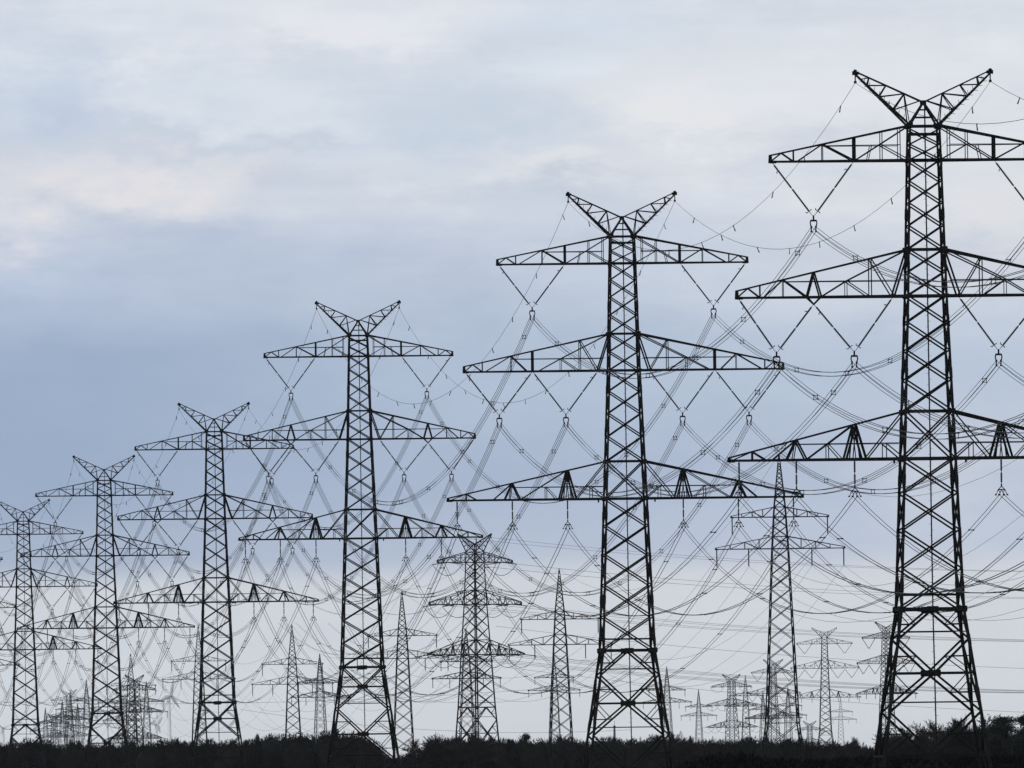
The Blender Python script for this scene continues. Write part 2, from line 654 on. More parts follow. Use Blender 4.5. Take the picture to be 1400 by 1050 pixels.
    for sx in (-1, 1):
        for s in (-1, 1):
            b.bar((sx * w(zt), s * w(zt), zt), (0, s * 0.25, apz), 0.17 * k)
            for h in (0.35, 0.68):
                x = w(zt) * (1 - h)
                yy = lerp(w(zt), 0.25, h)
                if sx == 1:
                    b.bar((-x, s * yy, lerp(zt, apz, h)), (x, s * yy, lerp(zt, apz, h)), 0.09 * k)
    b.box((0, 0, apz), (0.5, 0.6, 0.35))
    b.build('peak_frame', MAT['steel'], t)
    tipx, tipz = 5.85, zt + 4.6
    for sx in (-1, 1):
        b = MB()
        for s in (-1, 1):
            b.bar((sx * w(zt), s * w(zt), zt), (sx * tipx, s * 0.15, tipz - 0.12), 0.19 * k, 0.15 * k)
            b.bar((0, s * 0.25, apz), (sx * tipx, s * 0.15, tipz + 0.12), 0.14 * k, 0.12 * k)
        b.bar((sx * (tipx - .32), 0, tipz - .02), (sx * (tipx + .25), 0, tipz - .02), 0.26, 0.34)
        b.bar((sx * (tipx - .1), 0, tipz + .1), (sx * (tipx + .12), 0, tipz + .24), 0.3, 0.2)
        horn = b.build('peak_horn', MAT['steel'], t)
        hs = Sink(horn, single)

        def lo(u, s):
            return Vector((sx * lerp(w(zt), tipx, u), s * lerp(w(zt), 0.15, u), lerp(zt, tipz - 0.1, u)))

        def up(u, s):
            return Vector((sx * lerp(0, tipx, u), s * lerp(0.25, 0.15, u), lerp(apz, tipz + 0.1, u)))
        for s in (-1, 1):
            for a, bb, wd in (((lo, 0.30), (up, 0.05), .1), ((up, 0.28), (lo, 0.0), .09), ((lo, .30), (up, .28), .1),
                              ((lo, .56), (up, .28), .1), ((lo, .56), (up, .55), .09), ((lo, .78), (up, .55), .09),
                              ((lo, .78), (up, .80), .09), ((lo, .9), (up, .80), .08)):
                hs.bar('brace', a[0](a[1], s), bb[0](bb[1], s), wd * k)
        hs.close('bracing')
        if fine:
            b = MB()                                           # step bolts along the lower edge
            for i in range(9):
                c = lo(0.12 + 0.09 * i, -1)
                b.bar(c, (c.x - sx * 0.08, c.y - 0.05, c.z + 0.42), 0.05, sides=3)
                b.bar(c, (c.x + sx * 0.42, c.y - 0.05, c.z + 0.02), 0.05, sides=3)
            b.build('step_bolts', MAT['steel'], horn)
        b = MB()
        b.bar((sx * tipx, 0, tipz - 0.1), (sx * tipx, 0, tipz - 0.75), 0.1 * k)
        b.box((sx * tipx, 0, tipz - 0.8), (0.2, 0.5, 0.2))
        b.build('earth_clamp', MAT['steel'], t)
    wires = [('earth', Vector((sx * tipx, 0, tipz - 0.85))) for sx in (-1, 1)]
    # crossarms
    o = 1.0 if wide else 0.0
    x1, x2, x3 = 13.3 + 0.4 * o, 16.35 + 1.15 * o, 17.2 + 2.25 * o
    m1 = 6.05 + 0.25 * o
    A1 = [(('b', x1), ('t', x1 - .95), .12), (('t', x1 - .95), ('b', x1 - 2), .11), (('b', x1 - 2), ('t', x1 - 2), .08),
          (('b', x1 - 2.3), ('t', 8.8), .11), (('t', 8.8), ('b', 8.8), .08), (('t', 8.8), ('b', m1), .12),
          (('b', m1), ('t', m1), .17), (('b', m1), ('t', 'root'), .11), (('t', 3.7), ('b', 3.7), .08),
          (('t', 2.15), ('b', 2.15), .08), (('m', 3.7), ('b', 'root'), .09), (('m', 4.6), ('b', 4.9), .07)]
    crossarm(t, z1, zt, x1, 0.55, w, A1, single, 0.2 * k, (1.32, 2.1, 8.8), fine, k)
    m2 = 9.7 + 0.3 * o
    A2 = [(('b', x2), ('t', x2 - .95), .12), (('t', x2 - .95), ('b', x2 - 2), .11), (('b', x2 - 2), ('t', x2 - 2), .08),
          (('b', x2 - 2.3), ('t', 12.35), .11), (('t', 12.35), ('b', 12.35), .07), (('t', 12.35), ('b', m2 + .6), .11),
          (('b', m2 - .6), ('m', 6.9), .11), (('m', 6.9), ('t', 'root'), .12), (('m', 6.9), ('b', 6.9), .07),
          (('m', 6.9), ('b', 4.95), .09), (('b', 4.8), ('t', 4.8), .09), (('t', 4.8), ('b', 2.85), .1),
          (('b', 2.85), ('t', 'root'), .17)]
    if wide:
        A2 += [(('b', m2), ('t', m2), .2)]
    else:
        A2 += [(('b', m2 + .6), ('t', m2), .15), (('b', m2 - .6), ('t', m2), .15)]
    crossarm(t, z2, z2t, x2, 0.6, w, A2, single, 0.21 * k, (1.35, 2.1, 12.3), fine, k)
    s1, s2, s3 = 6.35, 11.4 + 1.0 * o, 16.35 + 2.1 * o
    A3 = [(('b', x3 - .2), ('t', x3 - 2), .1), (('t', x3 - 2), ('b', x3 - 3.2), .12), (('b', x3 - 2), ('t', x3 - 2), .12),
          (('b', s2 + 2.1), ('t', s2), .11), (('b', s2 + .85), ('t', s2), .15), (('b', s2 - .85), ('t', s2), .15),
          (('b', s2 + .3), ('t', s2), .09), (('b', s2 - .85), ('t', s1 + .1), .1), (('b', 8.7), ('m', 8.7), .08),
          (('m', 8.7), ('b', 7.5), .08), (('b', s1 + .85), ('t', s1), .2), (('b', s1 - .85), ('t', s1), .2),
          (('b', s1 + .3), ('t', s1), .1), (('b', s1 - .3), ('t', s1), .1), (('b', s1 - .95), ('t', 'root'), .12),
          (('m', 3.8), ('b', 'root'), .11), (('b', 3.75), ('m', 3.75), .08)]
    crossarm(t, z3, z3t, x3, 0.25, w, A3, single, 0.23 * k, (1.35, 2.3, s2), fine, k)
    if fine:
        b = MB()
        for sx in (-1, 1):
            b.bar((sx * 3.1, -w(z3) * .9, z3), (sx * 3.1, -w(z3) * .9, z3 - 0.42), 0.16)
            if not wide:
                for s in (-1, 1):
                    yy = s * 0.6
                    b.bar((sx * (m2 + .6), yy, z2), (sx * m2, 0, z2 - .62), 0.14)
                    b.bar((sx * (m2 - .6), yy, z2), (sx * m2, 0, z2 - .62), 0.14)
        b.build('hanger', MAT['steel'], t)
    # insulators and wire points
    for sx in (-1, 1):
        vs = [(x1 - .1, m1, z1, 0, 0), (x2 - .1, m2, z2, 0, .6 if not wide else 0), (m2, 2.8, z2, .6 if not wide else 0, 0)]
        for xa, xb, zz, da, db in vs:
            c = Vector((sx * (xa + xb) / 2, 0, zz - 4.75))
            if strings:
                string(t, (sx * xa, 0, zz - da), c + Vector((sx * .1, 0, .08)), fine=fine, k=k)
                st = string(t, (sx * xb, 0, zz - db), c + Vector((-sx * .1, 0, .08)), fine=fine, k=k)
                if fine:
                    quad_yoke(st, c)
            wires.append(('quad', c + Vector((0, 0, -1.1))))
        for xs in (s3, s2, s1):
            c = Vector((sx * xs, 0, z3 - 2.35))
            if strings:
                st = string(t, (sx * xs, 0, z3), c, fine=fine, horns=False, k=k)
                if fine:
                    twin_yoke(st, c)
            wires.append(('twin', c + Vector((0, 0, -.84))))
    return t, wires


# ------------------------------------------------------------------ the two-arm pylon with a pointed top
def small_pylon(loc, yaw, H, label, group, single=False, k=1.0, ka=None, waist=None, fat=1.0, name='transmission_tower'):
    t = thing(name, loc, yaw, label, 'pylon', group)
    zu, zl = H - 10.9, H - 16.6
    wb = waist if waist else 0.0
    prof = [(H, 0.1), (zu + 1.8, 1.0), (zl, 1.45), (wb, 1.45 + 0.044 * (zl - wb))]
    if waist:
        prof.append((0, prof[-1][1] + 0.125 * waist))
    prof = [(z, a * fat) for z, a in prof]

    def w(z):
        return pw(z, prof)

    def corner(sx, s, z):
        return Vector((sx * w(z), s * w(z), z))
    lv = [H, zu + 1.8, zl, wb] + ([0.0] if waist else [])
    for sx in (-1, 1):
        for s in (-1, 1):
            b = MB()
            for za, zb in zip(lv, lv[1:]):
                b.bar(corner(sx, s, za), corner(sx, s, zb), lerp(.13, .24, 1 - za / H) * k, lerp(.13, .24, 1 - zb / H) * k)
            b.build('leg', MAT['steel'], t)
    b = MB()
    b.bar((0, 0, H - 0.6), (0, 0, H + 0.5), .26 * k, .12 * k)
    b.build('peak_cap', MAT['steel'], t)
    sk = Sink(t, single)
    faces = [((-1, -1), (1, -1)), ((1, -1), (1, 1)), ((1, 1), (-1, 1)), ((-1, 1), (-1, -1))]
    keys = [H - 1.2, zu + 1.8, zu, zl + 2.2, zl] + ([waist, 0.0] if waist else [0.0])
    for za, zb in zip(keys, keys[1:]):
        mw = w((za + zb) / 2)
        n = max(1, round((za - zb) / (1.5 * mw)))
        hs = [w(lerp(za, zb, (i + 0.5) / n)) for i in range(n)]
        z = za
        for h in hs:
            zn = z - h / sum(hs) * (za - zb)
            for A, B in faces:
                sk.bar('brace', corner(*A, z), corner(*B, zn), .105 * k)
                sk.bar('brace', corner(*B, z), corner(*A, zn), .105 * k)
            z = zn
    for z in keys[1:-1]:
        for A, B in faces:
            sk.bar('horizontal_strut', corner(*A, z), corner(*B, z), .13 * k)
    sk.close('lattice')
    wires = [('earth', Vector((0, 0, H + .4)))]
    for zb, hr, xt, sx_list in ((zu, 1.8, 8.75, (8.6,)), (zl, 2.2, 11.6, (11.45, 5.7))):
        n = 4
        xs = [lerp(1.2, xt, i / n) for i in range(n + 1)]
        mem = []
        for i in range(n - 1):
            mem.append((('b', xs[i + 1]), ('t', xs[i + 1]), .08))
            mem.append(((('b', xs[i]), ('t', xs[i + 1]), .09)) if i % 2 else ((('t', xs[i]), ('b', xs[i + 1]), .09)))
        crossarm(t, zb, zb + hr, xt, 0.25, w, mem, single, 0.17 * (ka or k), None, False, ka or k)
        for x in sx_list:
            for sx in (-1, 1):
                string(t, (sx * x, 0, zb), (sx * x, 0, zb - 3.1), fine=False, horns=False, k=k * 1.1)
                wires.append(('single', Vector((sx * x, 0, zb - 3.15))))
    return t, wires


# ================================================================== GROUND
def sheet(name, x0, x1, y0, y1, z, mat):
    b = MB()
    nx, ny = 8, 16
    for j in range(ny + 1):
        for i in range(nx + 1):
            b.v.append(Vector((lerp(x0, x1, i / nx), lerp(y0, y1, j / ny), z)))
    for j in range(ny):
        for i in range(nx):
            o = j * (nx + 1) + i
            b.f.append((o, o + 1, o + nx + 2, o + nx + 1))
    return b.build(name, mat)


tag(sheet('ground', -7000, 7000, -1500, 14500, 0, MAT['ground']), kind='structure')
b = MB()                                   # the low bank the camera stands on
b.lathe((0, -6, -0.5), (0, -6, 4.3), [(0, 46), (.5, 30), (.85, 16), (1, 9), (1, .01)], 24)
tag(b.build('embankment', MAT['ground']), kind='structure')

# ================================================================== THE ROW OF LARGE PYLONS
ROW = [  # apex pixel x, y, pixels per metre, waist distance below lowest arm
    (1262, 140, 15.85, 13.0), (850, 297.6, 12.5, 16.6), (489.5, 438.9, 9.67, 18.2), (292.5, 573.4, 8.125, 16.9),
    (142.2, 642.4, 7.03, 16.6), (31.5, 700.0, 6.12, 16.8), (-72, 738, 5.6, 16.8)]
ROWLAB = [
    'tallest and nearest dark lattice pylon at the right edge of the picture',
    'second pylon of the row from the right, dark lattice steel with the widest lowest crossarm',
    'third pylon of the row from the right, at the end of the left wood',
    'fourth pylon of the row from the right, left of the third and before the wood',
    'fifth pylon of the row from the right, second smallest whole one at the left',
    'smallest pylon of the row with its whole body in view, close to the left edge',
    'last pylon of the row, only its right crossarm tips reach in at the left edge']
ROWGROUP = 'large lattice pylons in a row receding to the left'
pos = []
for x, y, s, e in ROW:
    p = P(x, y, FPX / s)
    pos.append(p)
q0 = pos[0] + (pos[0] - pos[1]) * 1.02
q8 = pos[-1] + (pos[-1] - pos[-2]) * 1.1
chain = [Vector((q0.x, q0.y, pos[0].z))] + pos + [Vector((q8.x, q8.y, pos[-1].z))]
row_wires = []
for i, (x, y, s, e) in enumerate(ROW):
    d = (chain[i + 2] - chain[i])
    yaw = math.atan2(-d.x, d.y)
    p = pos[i]
    single = i < 6
    t, wi = big_pylon((p.x, p.y, 0), yaw, p.z - 2.0, e, ROWLAB[i], ROWGROUP, wide=(i == 1), single=single,
                      fine=True, centre_first=(i not in (2, 3)))
    m = Matrix.Translation((p.x, p.y, 0)) @ Matrix.Rotation(yaw, 4, 'Z')
    row_wires.append([(k_, m @ v) for k_, v in wi])
    if i in (0, 6):
        far = chain[0] if i == 0 else chain[-1]
        m2 = Matrix.Translation((far.x, far.y, 0)) @ Matrix.Rotation(yaw, 4, 'Z')
        extra = [(k_, m2 @ v) for k_, v in wi]
        if i == 0:
            first = extra
        else:
            last = extra
row_wires = [first] + row_wires + [last]

# ------------------------------------------------------------------ wires of the row
def spacer_mesh(kind):
    b = MB()
    if kind == 'quad':
        h = 0.2
        for s in (-1, 1):
            b.bar((-h - .06, 0, s * h * .8), (h + .06, 0, s * h * .8), 0.05)
            b.bar((s * h * .8, 0, -h - .06), (s * h * .8, 0, h + .06), 0.05)
    else:
        b.bar((-0.24, 0, 0), (0.24, 0, 0), 0.07)
        for s in (-1, 1):
            b.box((s * 0.2, 0, 0), (0.13, 0.2, 0.12))
    return b.mesh('spacer', MAT['steel'])


SPACER = {k_: spacer_mesh(k_) for k_ in ('quad', 'twin')}
b = MB()
b.bar((0, 0, 0.05), (0.0, 0, -0.12), 0.07)
b.bar((0.0, 0, -0.1), (-0.16, 0, -0.55), 0.06, 0.09)
MARKER = b.mesh('bird_marker', MAT['glass'])


def span_pts(a, c, sag, n):
    out = []
    for i in range(n + 1):
        t = i / n
        p = a.lerp(c, t)
        p = Vector((p.x, p.y, p.z - 4 * sag * t * (1 - t)))
        out.append(p)
    return out


def line_thing(name, label, cat, group, pts, offsets, r, sags, n=26, spacer=None, step=52.0, maxspan=6, phase=0.3):
    o = thing(name, pts[0], 0, label, cat, group)
    base = pts[0]
    for ox, oz in offsets:
        b = MB()
        allp = []
        for a, c, sg in zip(pts, pts[1:], sags):
            d = (c - a)
            side = Vector((d.y, -d.x, 0)).normalized()
            off = side * ox + Vector((0, 0, oz))
            sp = span_pts(a + off - base, c + off - base, sg, n)
            allp += sp if not allp else sp[1:]
        b.tube(allp, r, 4)
        b.build('wire', MAT['wire'], o)
    if spacer:
        for j, (a, c, sg) in enumerate(zip(pts, pts[1:], sags)):
            if j >= maxspan:
                break
            d = c - a
            L = d.length
            m = max(2, int(L / step))
            yaw = math.atan2(-d.x, d.y)
            for i in range(m):
                t = (i + phase + random.uniform(-.12, .12)) / m
                p = a.lerp(c, t) - base
                p.z -= 4 * sg * t * (1 - t)
                sl = (d.z - 4 * sg * (1 - 2 * t)) / L
                mt = Matrix.Translation(p) @ Matrix.Rotation(yaw, 4, 'Z') @ Matrix.Rotation(math.atan(sl), 4, 'X')
                if spacer is MARKER:
                    mt = Matrix.Translation(p) @ Matrix.Rotation(random.uniform(0, 6.28), 4, 'Z') @ Matrix.Rotation(random.uniform(-.3, .3), 4, 'X')
                put('bird_marker' if spacer is MARKER else 'spacer', spacer, o, mt)
    return o


WLAB = []
for sname in ('left', 'right'):
    pass
order = ['earth'] * 2
names = [('earth_wire', 'thin earth wire with hanging bird markers strung over the left peak horns'),
         ('earth_wire', 'thin earth wire with hanging bird markers strung over the right peak horns')]
for side in ('left', 'right'):
    names += [('conductor_bundle', f'four-wire bundle with square spacers under the {side} half of the upper crossarms'),
              ('conductor_bundle', f'four-wire bundle under the outer {side} end of the middle crossarms'),
              ('conductor_bundle', f'four-wire bundle under the inner {side} side of the middle crossarms'),
              ('conductor_bundle', f'twin wires hanging from the {side} tips of the lowest crossarms'),
              ('conductor_bundle', f'twin wires hanging midway along the {side} half of the lowest crossarms'),
              ('conductor_bundle', f'twin wires hanging nearest the body on the {side} half of the lowest crossarms')]
for j, (nm, lab) in enumerate(names):
    kind = row_wires[0][j][0]
    pts = [r_[j][1] for r_ in row_wires]
    sags = []
    for a, c in zip(pts, pts[1:]):
        L = (c - a).length
        sags.append(min(9.0 * (L / 345.0) ** 2, 17.5) * (1.0 if kind != 'twin' else 1.06))
    if kind == 'earth':
        line_thing(nm, lab, 'earth wire', 'earth wires over the pylon row', pts, [(0, 0)], 0.022, sags, spacer=MARKER,
                   step=36.0, maxspan=6)
    elif kind == 'quad':
        line_thing(nm, lab, 'power cable', 'conductor bundles along the pylon row', pts,
                   [(-.2, .2), (.2, .2), (-.2, -.2), (.2, -.2)], 0.028, sags, spacer=SPACER['quad'])
    else:
        line_thing(nm, lab, 'power cable', 'conductor bundles along the pylon row', pts, [(-.2, 0), (.2, 0)], 0.034, sags,
                   spacer=SPACER['twin'], step=60, phase=0.45)

# ================================================================== SECOND LINE: POINTED TWO-ARM PYLONS
DG = 'pointed two-arm pylons beyond the row'
DROW = [  # peak x, y, px per metre, label
    (1065, 624, 7.6, 'pointed two-arm pylon with high narrow body, between the two nearest big pylons', 11.5),
    (764.5, 780, 6.1, 'pointed two-arm pylon standing just left of the second big pylon', None),
    (549.3, 810, 5.43, 'pointed two-arm pylon standing just right of the third big pylon', None),
    (399, 856, 4.78, 'pointed two-arm pylon midway between the third and fourth big pylons', None),
    (271, 857, 4.3, 'pointed two-arm pylon half hidden behind the left leg of the fourth big pylon', None),
    (178.5, 895, 3.9, 'pointed two-arm pylon right of the fifth big pylon, in front of crowded far pylons', None)]
dpos = [P(x, y, FPX / s) for x, y, s, l, wst in DROW]
dq0 = dpos[0] + (dpos[0] - dpos[1])
dq1 = dpos[-1] + (dpos[-1] - dpos[-2])
dchain = [Vector((dq0.x, dq0.y, dpos[0].z))] + dpos + [Vector((dq1.x, dq1.y, dpos[-1].z))]
dw = []
for i, (x, y, s, l, wst) in enumerate(DROW):
    d = dchain[i + 2] - dchain[i]
    yaw = math.atan2(-d.x, d.y)
    p = dpos[i]
    t, wi = small_pylon((p.x, p.y, 0), yaw, p.z, l, DG, single=(i < 4), k=1.1, waist=wst)
    m = Matrix.Translation((p.x, p.y, 0)) @ Matrix.Rotation(yaw, 4, 'Z')
    dw.append([m @ v for k_, v in wi])
    if i == 0:
        dfirst = [v + (dchain[0] - dpos[0]) for v in dw[-1]]
    if i == len(DROW) - 1:
        dlast = [v + (dchain[-1] - dpos[-1]) for v in dw[-1]]
dw = [dfirst] + dw + [dlast]
dn = ['thin earth wire joining the pointed tops of the two-arm pylons'] + \
     [f'single wire under the {sd_} {nm_} of the pointed two-arm pylons' for nm_ in
      ('tips of the upper arms', 'tips of the lower arms', 'middle of the lower arms') for sd_ in ('left', 'right')]
for j, lab in enumerate(dn):
    pts = [r_[j] for r_ in dw]
    sags = [min(13.0, 8.0 * ((c - a).length / 400) ** 2) for a, c in zip(pts, pts[1:])]
    line_thing('earth_wire' if j == 0 else 'conductor', lab, 'power cable', 'wires of the two-arm pylon line', pts, [(0, 0)], 0.026, sags, n=16)

# ================================================================== FAR POINTED PYLONS
FARD = [
    (637, 860, 4.07, 8, 'pointed two-arm pylon mostly hidden behind the broad corner-on pylon'),
    (437, 895, 3.5, 14, 'small pointed pylon left of the third big pylon, above the top of the wood'),
    (757, 893, 3.06, -6, 'small pointed pylon overlapping the lower body of the pylon left of the second big one'),
    (911.5, 912, 2.9, 10, 'small pointed pylon close to the right leg of the second big pylon'),
    (955, 943, 2.15, -12, 'tiny pointed pylon above the wood, right of the bare round tree'),
    (1019, 924, 2.5, 5, 'small pointed pylon right of the far twin-bodied pylon'),
    (1043, 946, 2.2, 16, 'tiny pointed pylon at the left foot of the high narrow pylon'),
    (1077, 940, 2.3, -20, 'tiny pointed pylon seen between the legs of the high narrow pylon'),
    (1149, 953, 1.85, 0, 'tiny pointed pylon just right of the far horned pylon'),
    (118, 930, 2.6, 12, 'tiny pointed pylon behind the left leg of the fifth big pylon'),
    (96, 945, 2.3, 6, 'tiny pale pointed pylon between the fifth and sixth big pylons'),
    (200, 932, 2.5, -8, 'tiny pointed pylon in the crowd right of the fifth big pylon'),
    (106, 962, 2.0, 30, 'tiny faint pylon at the left edge of the crowd by the fifth big pylon'),
    (62, 968, 1.9, -15, 'tiny faint pylon just right of the right leg of the sixth big pylon'),
    (85, 958, 2.1, 22, 'tiny faint pylon midway between the fifth and sixth big pylons'),
]
for x, y, s, dyaw, lab in FARD:
    p = P(x, y, FPX / s)
    small_pylon((p.x, p.y, 0), R(dyaw), p.z, lab, 'small pointed pylons far off', single=False, k=1.15, ka=1.8)

# ================================================================== FAR HORNED PYLONS
FARA = [
    (1127, 866, 2.85, 3, 1.0, 'far horned three-arm pylon between the high narrow pylon and the nearest big one'),
    (1211, 858, 2.95, 33, 1.0, 'far horned three-arm pylon half hidden by the left leg of the nearest big pylon'),
    (1057, 908, 2.4, 20, 1.0, 'far horned pylon seen through the body of the high narrow pylon'),
    (168, 952, 2.0, 35, 1.2, 'far horned pylon at the left side of the crowd right of the fifth big pylon'),
    (94, 948, 1.9, 15, 1.2, 'far pale horned pylon left of the fifth big pylon'),
]
for x, y, s, dyaw, fat, lab in FARA:
    p = P(x, y, FPX / s)
    big_pylon((p.x, p.y, 0), R(dyaw), p.z - 2.0, 16.0, lab, 'horned pylons far off', single=False, fat=fat, fine=False, k=1.15)

# ================================================================== HEAVY ANGLE PYLONS (tension strings, jumper loops)
def angle_pylon(x, y, s, yaw_deg, label, group, k=1.15, fat=1.28, fact=0.95, ext=14.0, dirs=((1, -.4), (-1, .2))):
    p = P(x, y, FPX / s)
    yaw = R(yaw_deg)
    t, wi = big_pylon((p.x, p.y, 0), yaw, p.z - 2.0, ext, label, group, single=False, fat=fat, fine=False, k=k,
                      strings=False, fact=fact, flare=0.05)
    m = Matrix.Translation((p.x, p.y, 0)) @ Matrix.Rotation(yaw, 4, 'Z')
    inv = Matrix.Rotation(-yaw, 3, 'Z')
    ends = ([], [])
    b = MB()
    for kind, v in wi:
        if kind == 'earth':
            for e in ends:
                e.append(m @ v)
            continue
        arm = Vector((v.x, 0, v.z + (5.85 if kind == 'quad' else 3.19)))
        tips = []
        for e, d in zip(ends, dirs):
            dl = inv @ Vector((d[0], d[1], 0)).normalized()
            q = arm + dl * 4.2 + Vector((0, 0, -.5))
            b.bar(arm, q, 0.2)
            tips.append(q)
            e.append(m @ q)
        pts = [tips[0].lerp(tips[1], u / 10) - Vector((0, 0, 3.0 * 4 * (u / 10) * (1 - u / 10))) for u in range(11)]
        b.tube(pts, 0.07, 4)
    b.build('tension_insulators', MAT['glass'], t)
    return t, ends, p


kt, kends, kp = angle_pylon(649, 744, 5.15, 42, 'broad corner-on pylon with three arms and a thick middle leg, left of the picture centre',
                            'heavy angle pylons')
# its wires run off right and left across the picture
KL = (('right', Vector((385, -190, 0)), 12.5), ('left', Vector((-45, 420, 0)), 11.0))
for (sd_, dv, sg), ends in zip(KL, kends):
    for j in range(0, len(ends), 1):
        e = ends[j]
        nm = 'earth_wire' if j < 2 else 'conductor'
        lvl = 'horned top' if j < 2 else ('upper arm' if (j - 2) % 6 == 0 else ('middle arm' if (j - 2) % 6 < 3 else 'lowest arm'))
        half = ('left', 'right')[j % 2 if j < 2 else (j - 2) // 6]
        spot = (f'{half} horn' if j < 2 else f'{half} ' + ('tip of the upper arm', 'tip of the middle arm', 'inner middle arm',
                'tip of the lowest arm', 'midpoint of the lowest arm', 'inner lowest arm')[(j - 2) % 6])
        line_thing(nm, f'wires running {sd_} from the {spot} of the broad pylon', 'power cable',
                   f'wires from the {lvl} of the broad pylon to the {sd_}', [e, e + dv], [(-.2, 0), (.2, 0)] if j >= 2 else [(0, 0)], 0.03, [sg], n=24)
angle_pylon(1000, 928, 2.25, 25, 'far heavy pylon with doubled body and jumper loops above the wood at the right',
            'heavy angle pylons', k=1.3)
angle_pylon(184, 930, 2.7, 40, 'far heavy pylon in the crowd behind the pointed one, right of the fifth big pylon',
            'heavy angle pylons', k=1.3)
angle_pylon(74, 980, 1.75, 30, 'very far pale heavy pylon low over the wood between the fifth and sixth big pylons', 'heavy angle pylons', k=1.4)
angle_pylon(1107, 990, 1.6, 20, 'very far pale horned pylon just over the wood right of the high narrow pylon', 'heavy angle pylons', k=1.4)

# far lines crossing low behind everything
FW = [('pair of far wires sagging low from the right edge behind the nearest pylon, upper', (870, 868), (1420, 902), 5200),
      ('far wires crossing the picture just above the wood at the right', (880, 925), (1420, 962), 5200),
      ('far wire crossing low between the third pylon and the broad one', (430, 975), (720, 990), 5600),
      ('far wire sagging across the left half above the wood', (-20, 950), (480, 945), 5600)]
for lab, a, c, Z in FW:
    pa, pc = P(a[0], a[1], Z), P(c[0], c[1], Z)
    d = pc - pa
    line_thing('conductor', lab, 'power cable', None, [pa - d * .35, pc + d * .5], [(-.25, 0), (.25, 0)], 0.045, [4.0], n=20)

# ================================================================== WIND TURBINES and a chimney far beyond
def turbine(x, y, s, yawd, ph, Rb, label):
    hub = P(x, y, FPX / s)
    t = thing('wind_turbine', (hub.x, hub.y, 0), R(yawd), label, 'wind turbine', 'white wind turbines on the horizon')
    b = MB()
    b.lathe((0, 0, 0), (0, 0, hub.z - .8), [(0, 2.0), (1, 1.1)], 12)
    b.build('tower', MAT['white'], t)
    b = MB()
    b.lathe((0, -2.6, hub.z), (0, 4.0, hub.z), [(0, .05), (.08, 1.0), (.3, 1.5), (.9, 1.4), (1, .8), (1, .01)], 10)
    b.build('nacelle', MAT['white'], t)
    for i in range(3):
        a = R(ph) + i * 2 * math.pi / 3
        b = MB()
        d = Vector((math.sin(a), 0, math.cos(a)))
        c = Vector((0, -2.1, hub.z))
        side = Vector((d.z, 0, -d.x))
        prof = [(0.02, .8, .6), (.12, 1.3, .5), (.3, 1.9, .35), (.7, 1.1, .2), (1, .25, .06)]
        n0 = len(b.v)
        for u, wd, th in prof:
            for e1, e2 in ((-1, 0), (0, -1), (1, 0), (0, 1)):
                b.v.append(c + d * (u * Rb) + side * (e1 * wd) + Vector((0, e2 * th, 0)))
        for q in range(len(prof) - 1):
            for e in range(4):
                o_ = n0 + q * 4
                b.f.append((o_ + e, o_ + (e + 1) % 4, o_ + 4 + (e + 1) % 4, o_ + 4 + e))
        b.build('blade', MAT['white'], t)


turbine(231, 951, 1.7, 50, 14, 15, 'white wind turbine with blades up, left of the fourth big pylon')
turbine(213.5, 990, 1.5, 30, 40, 9, 'tiny white wind turbine low left of the bigger one')
turbine(4, 994, 1.5, -30, 80, 11, 'white wind turbine at the left edge of the picture just over the wood')
p = P(840, 992, FPX / 2.2)
t = thing('chimney', (p.x, p.y, 0), 0, 'thin far chimney between the legs of the second big pylon', 'chimney')
b = MB()
b.lathe((0, 0, 0), (0, 0, p.z), [(0, 1.1), (.97, .6), (.97, .8), (1, .8), (1, .01)], 14)
b.build('shaft', MAT['brick'], t)
b = MB()
b.bar((0, 0, p.z - .1), (0, 0, p.z + 3), .25)
b.build('lightning_rod', MAT['steel'], t)


# ================================================================== VEGETATION
def np_mesh(name, V_, F_, mats, idx=None):
    V_ = np.asarray(V_, dtype=np.float32)
    F_ = np.asarray(F_, dtype=np.int32)
    me = bpy.data.meshes.new(name)
    me.vertices.add(len(V_))
    me.vertices.foreach_set('co', V_.ravel())
    me.loops.add(F_.size)
    me.loops.foreach_set('vertex_index', F_.ravel())
    me.polygons.add(len(F_))
    k_ = F_.shape[1]
    me.polygons.foreach_set('loop_start', np.arange(0, F_.size, k_, dtype=np.int32))
    me.polygons.foreach_set('loop_total', np.full(len(F_), k_, dtype=np.int32))
    for m in mats:
        me.materials.append(m)
    me.update(calc_edges=True)
    return me


def segs_mesh(name, segs, mat):
    """3-sided tapered tubes from an array of (p0, p1, r0, r1)"""
    P0 = np.array([s[0] for s in segs])
    P1 = np.array([s[1] for s in segs])
    r0 = np.array([s[2] for s in segs])[:, None]
    r1 = np.array([s[3] for s in segs])[:, None]
    d = P1 - P0
    d /= np.linalg.norm(d, axis=1)[:, None] + 1e-9
    ref = np.where(np.abs(d[:, 2:3]) < .9, np.array([[0, 0, 1.]]), np.array([[1., 0, 0]]))
    a = np.cross(d, ref)
    a /= np.linalg.norm(a, axis=1)[:, None] + 1e-9
    b_ = np.cross(d, a)
    rings = []
    for Pq, r in ((P0, r0), (P1, r1)):
        for k_ in range(3):
            th = 2 * math.pi * k_ / 3
            rings.append(Pq + (a * math.cos(th) + b_ * math.sin(th)) * r)
    V_ = np.stack(rings, 1).reshape(-1, 3)
    o = (np.arange(len(segs)) * 6)[:, None]
    F_ = np.concatenate([o + np.array([[k_, (k_ + 1) % 3, 3 + (k_ + 1) % 3, 3 + k_]]) for k_ in range(3)])
    return np_mesh(name, V_, F_, [mat])


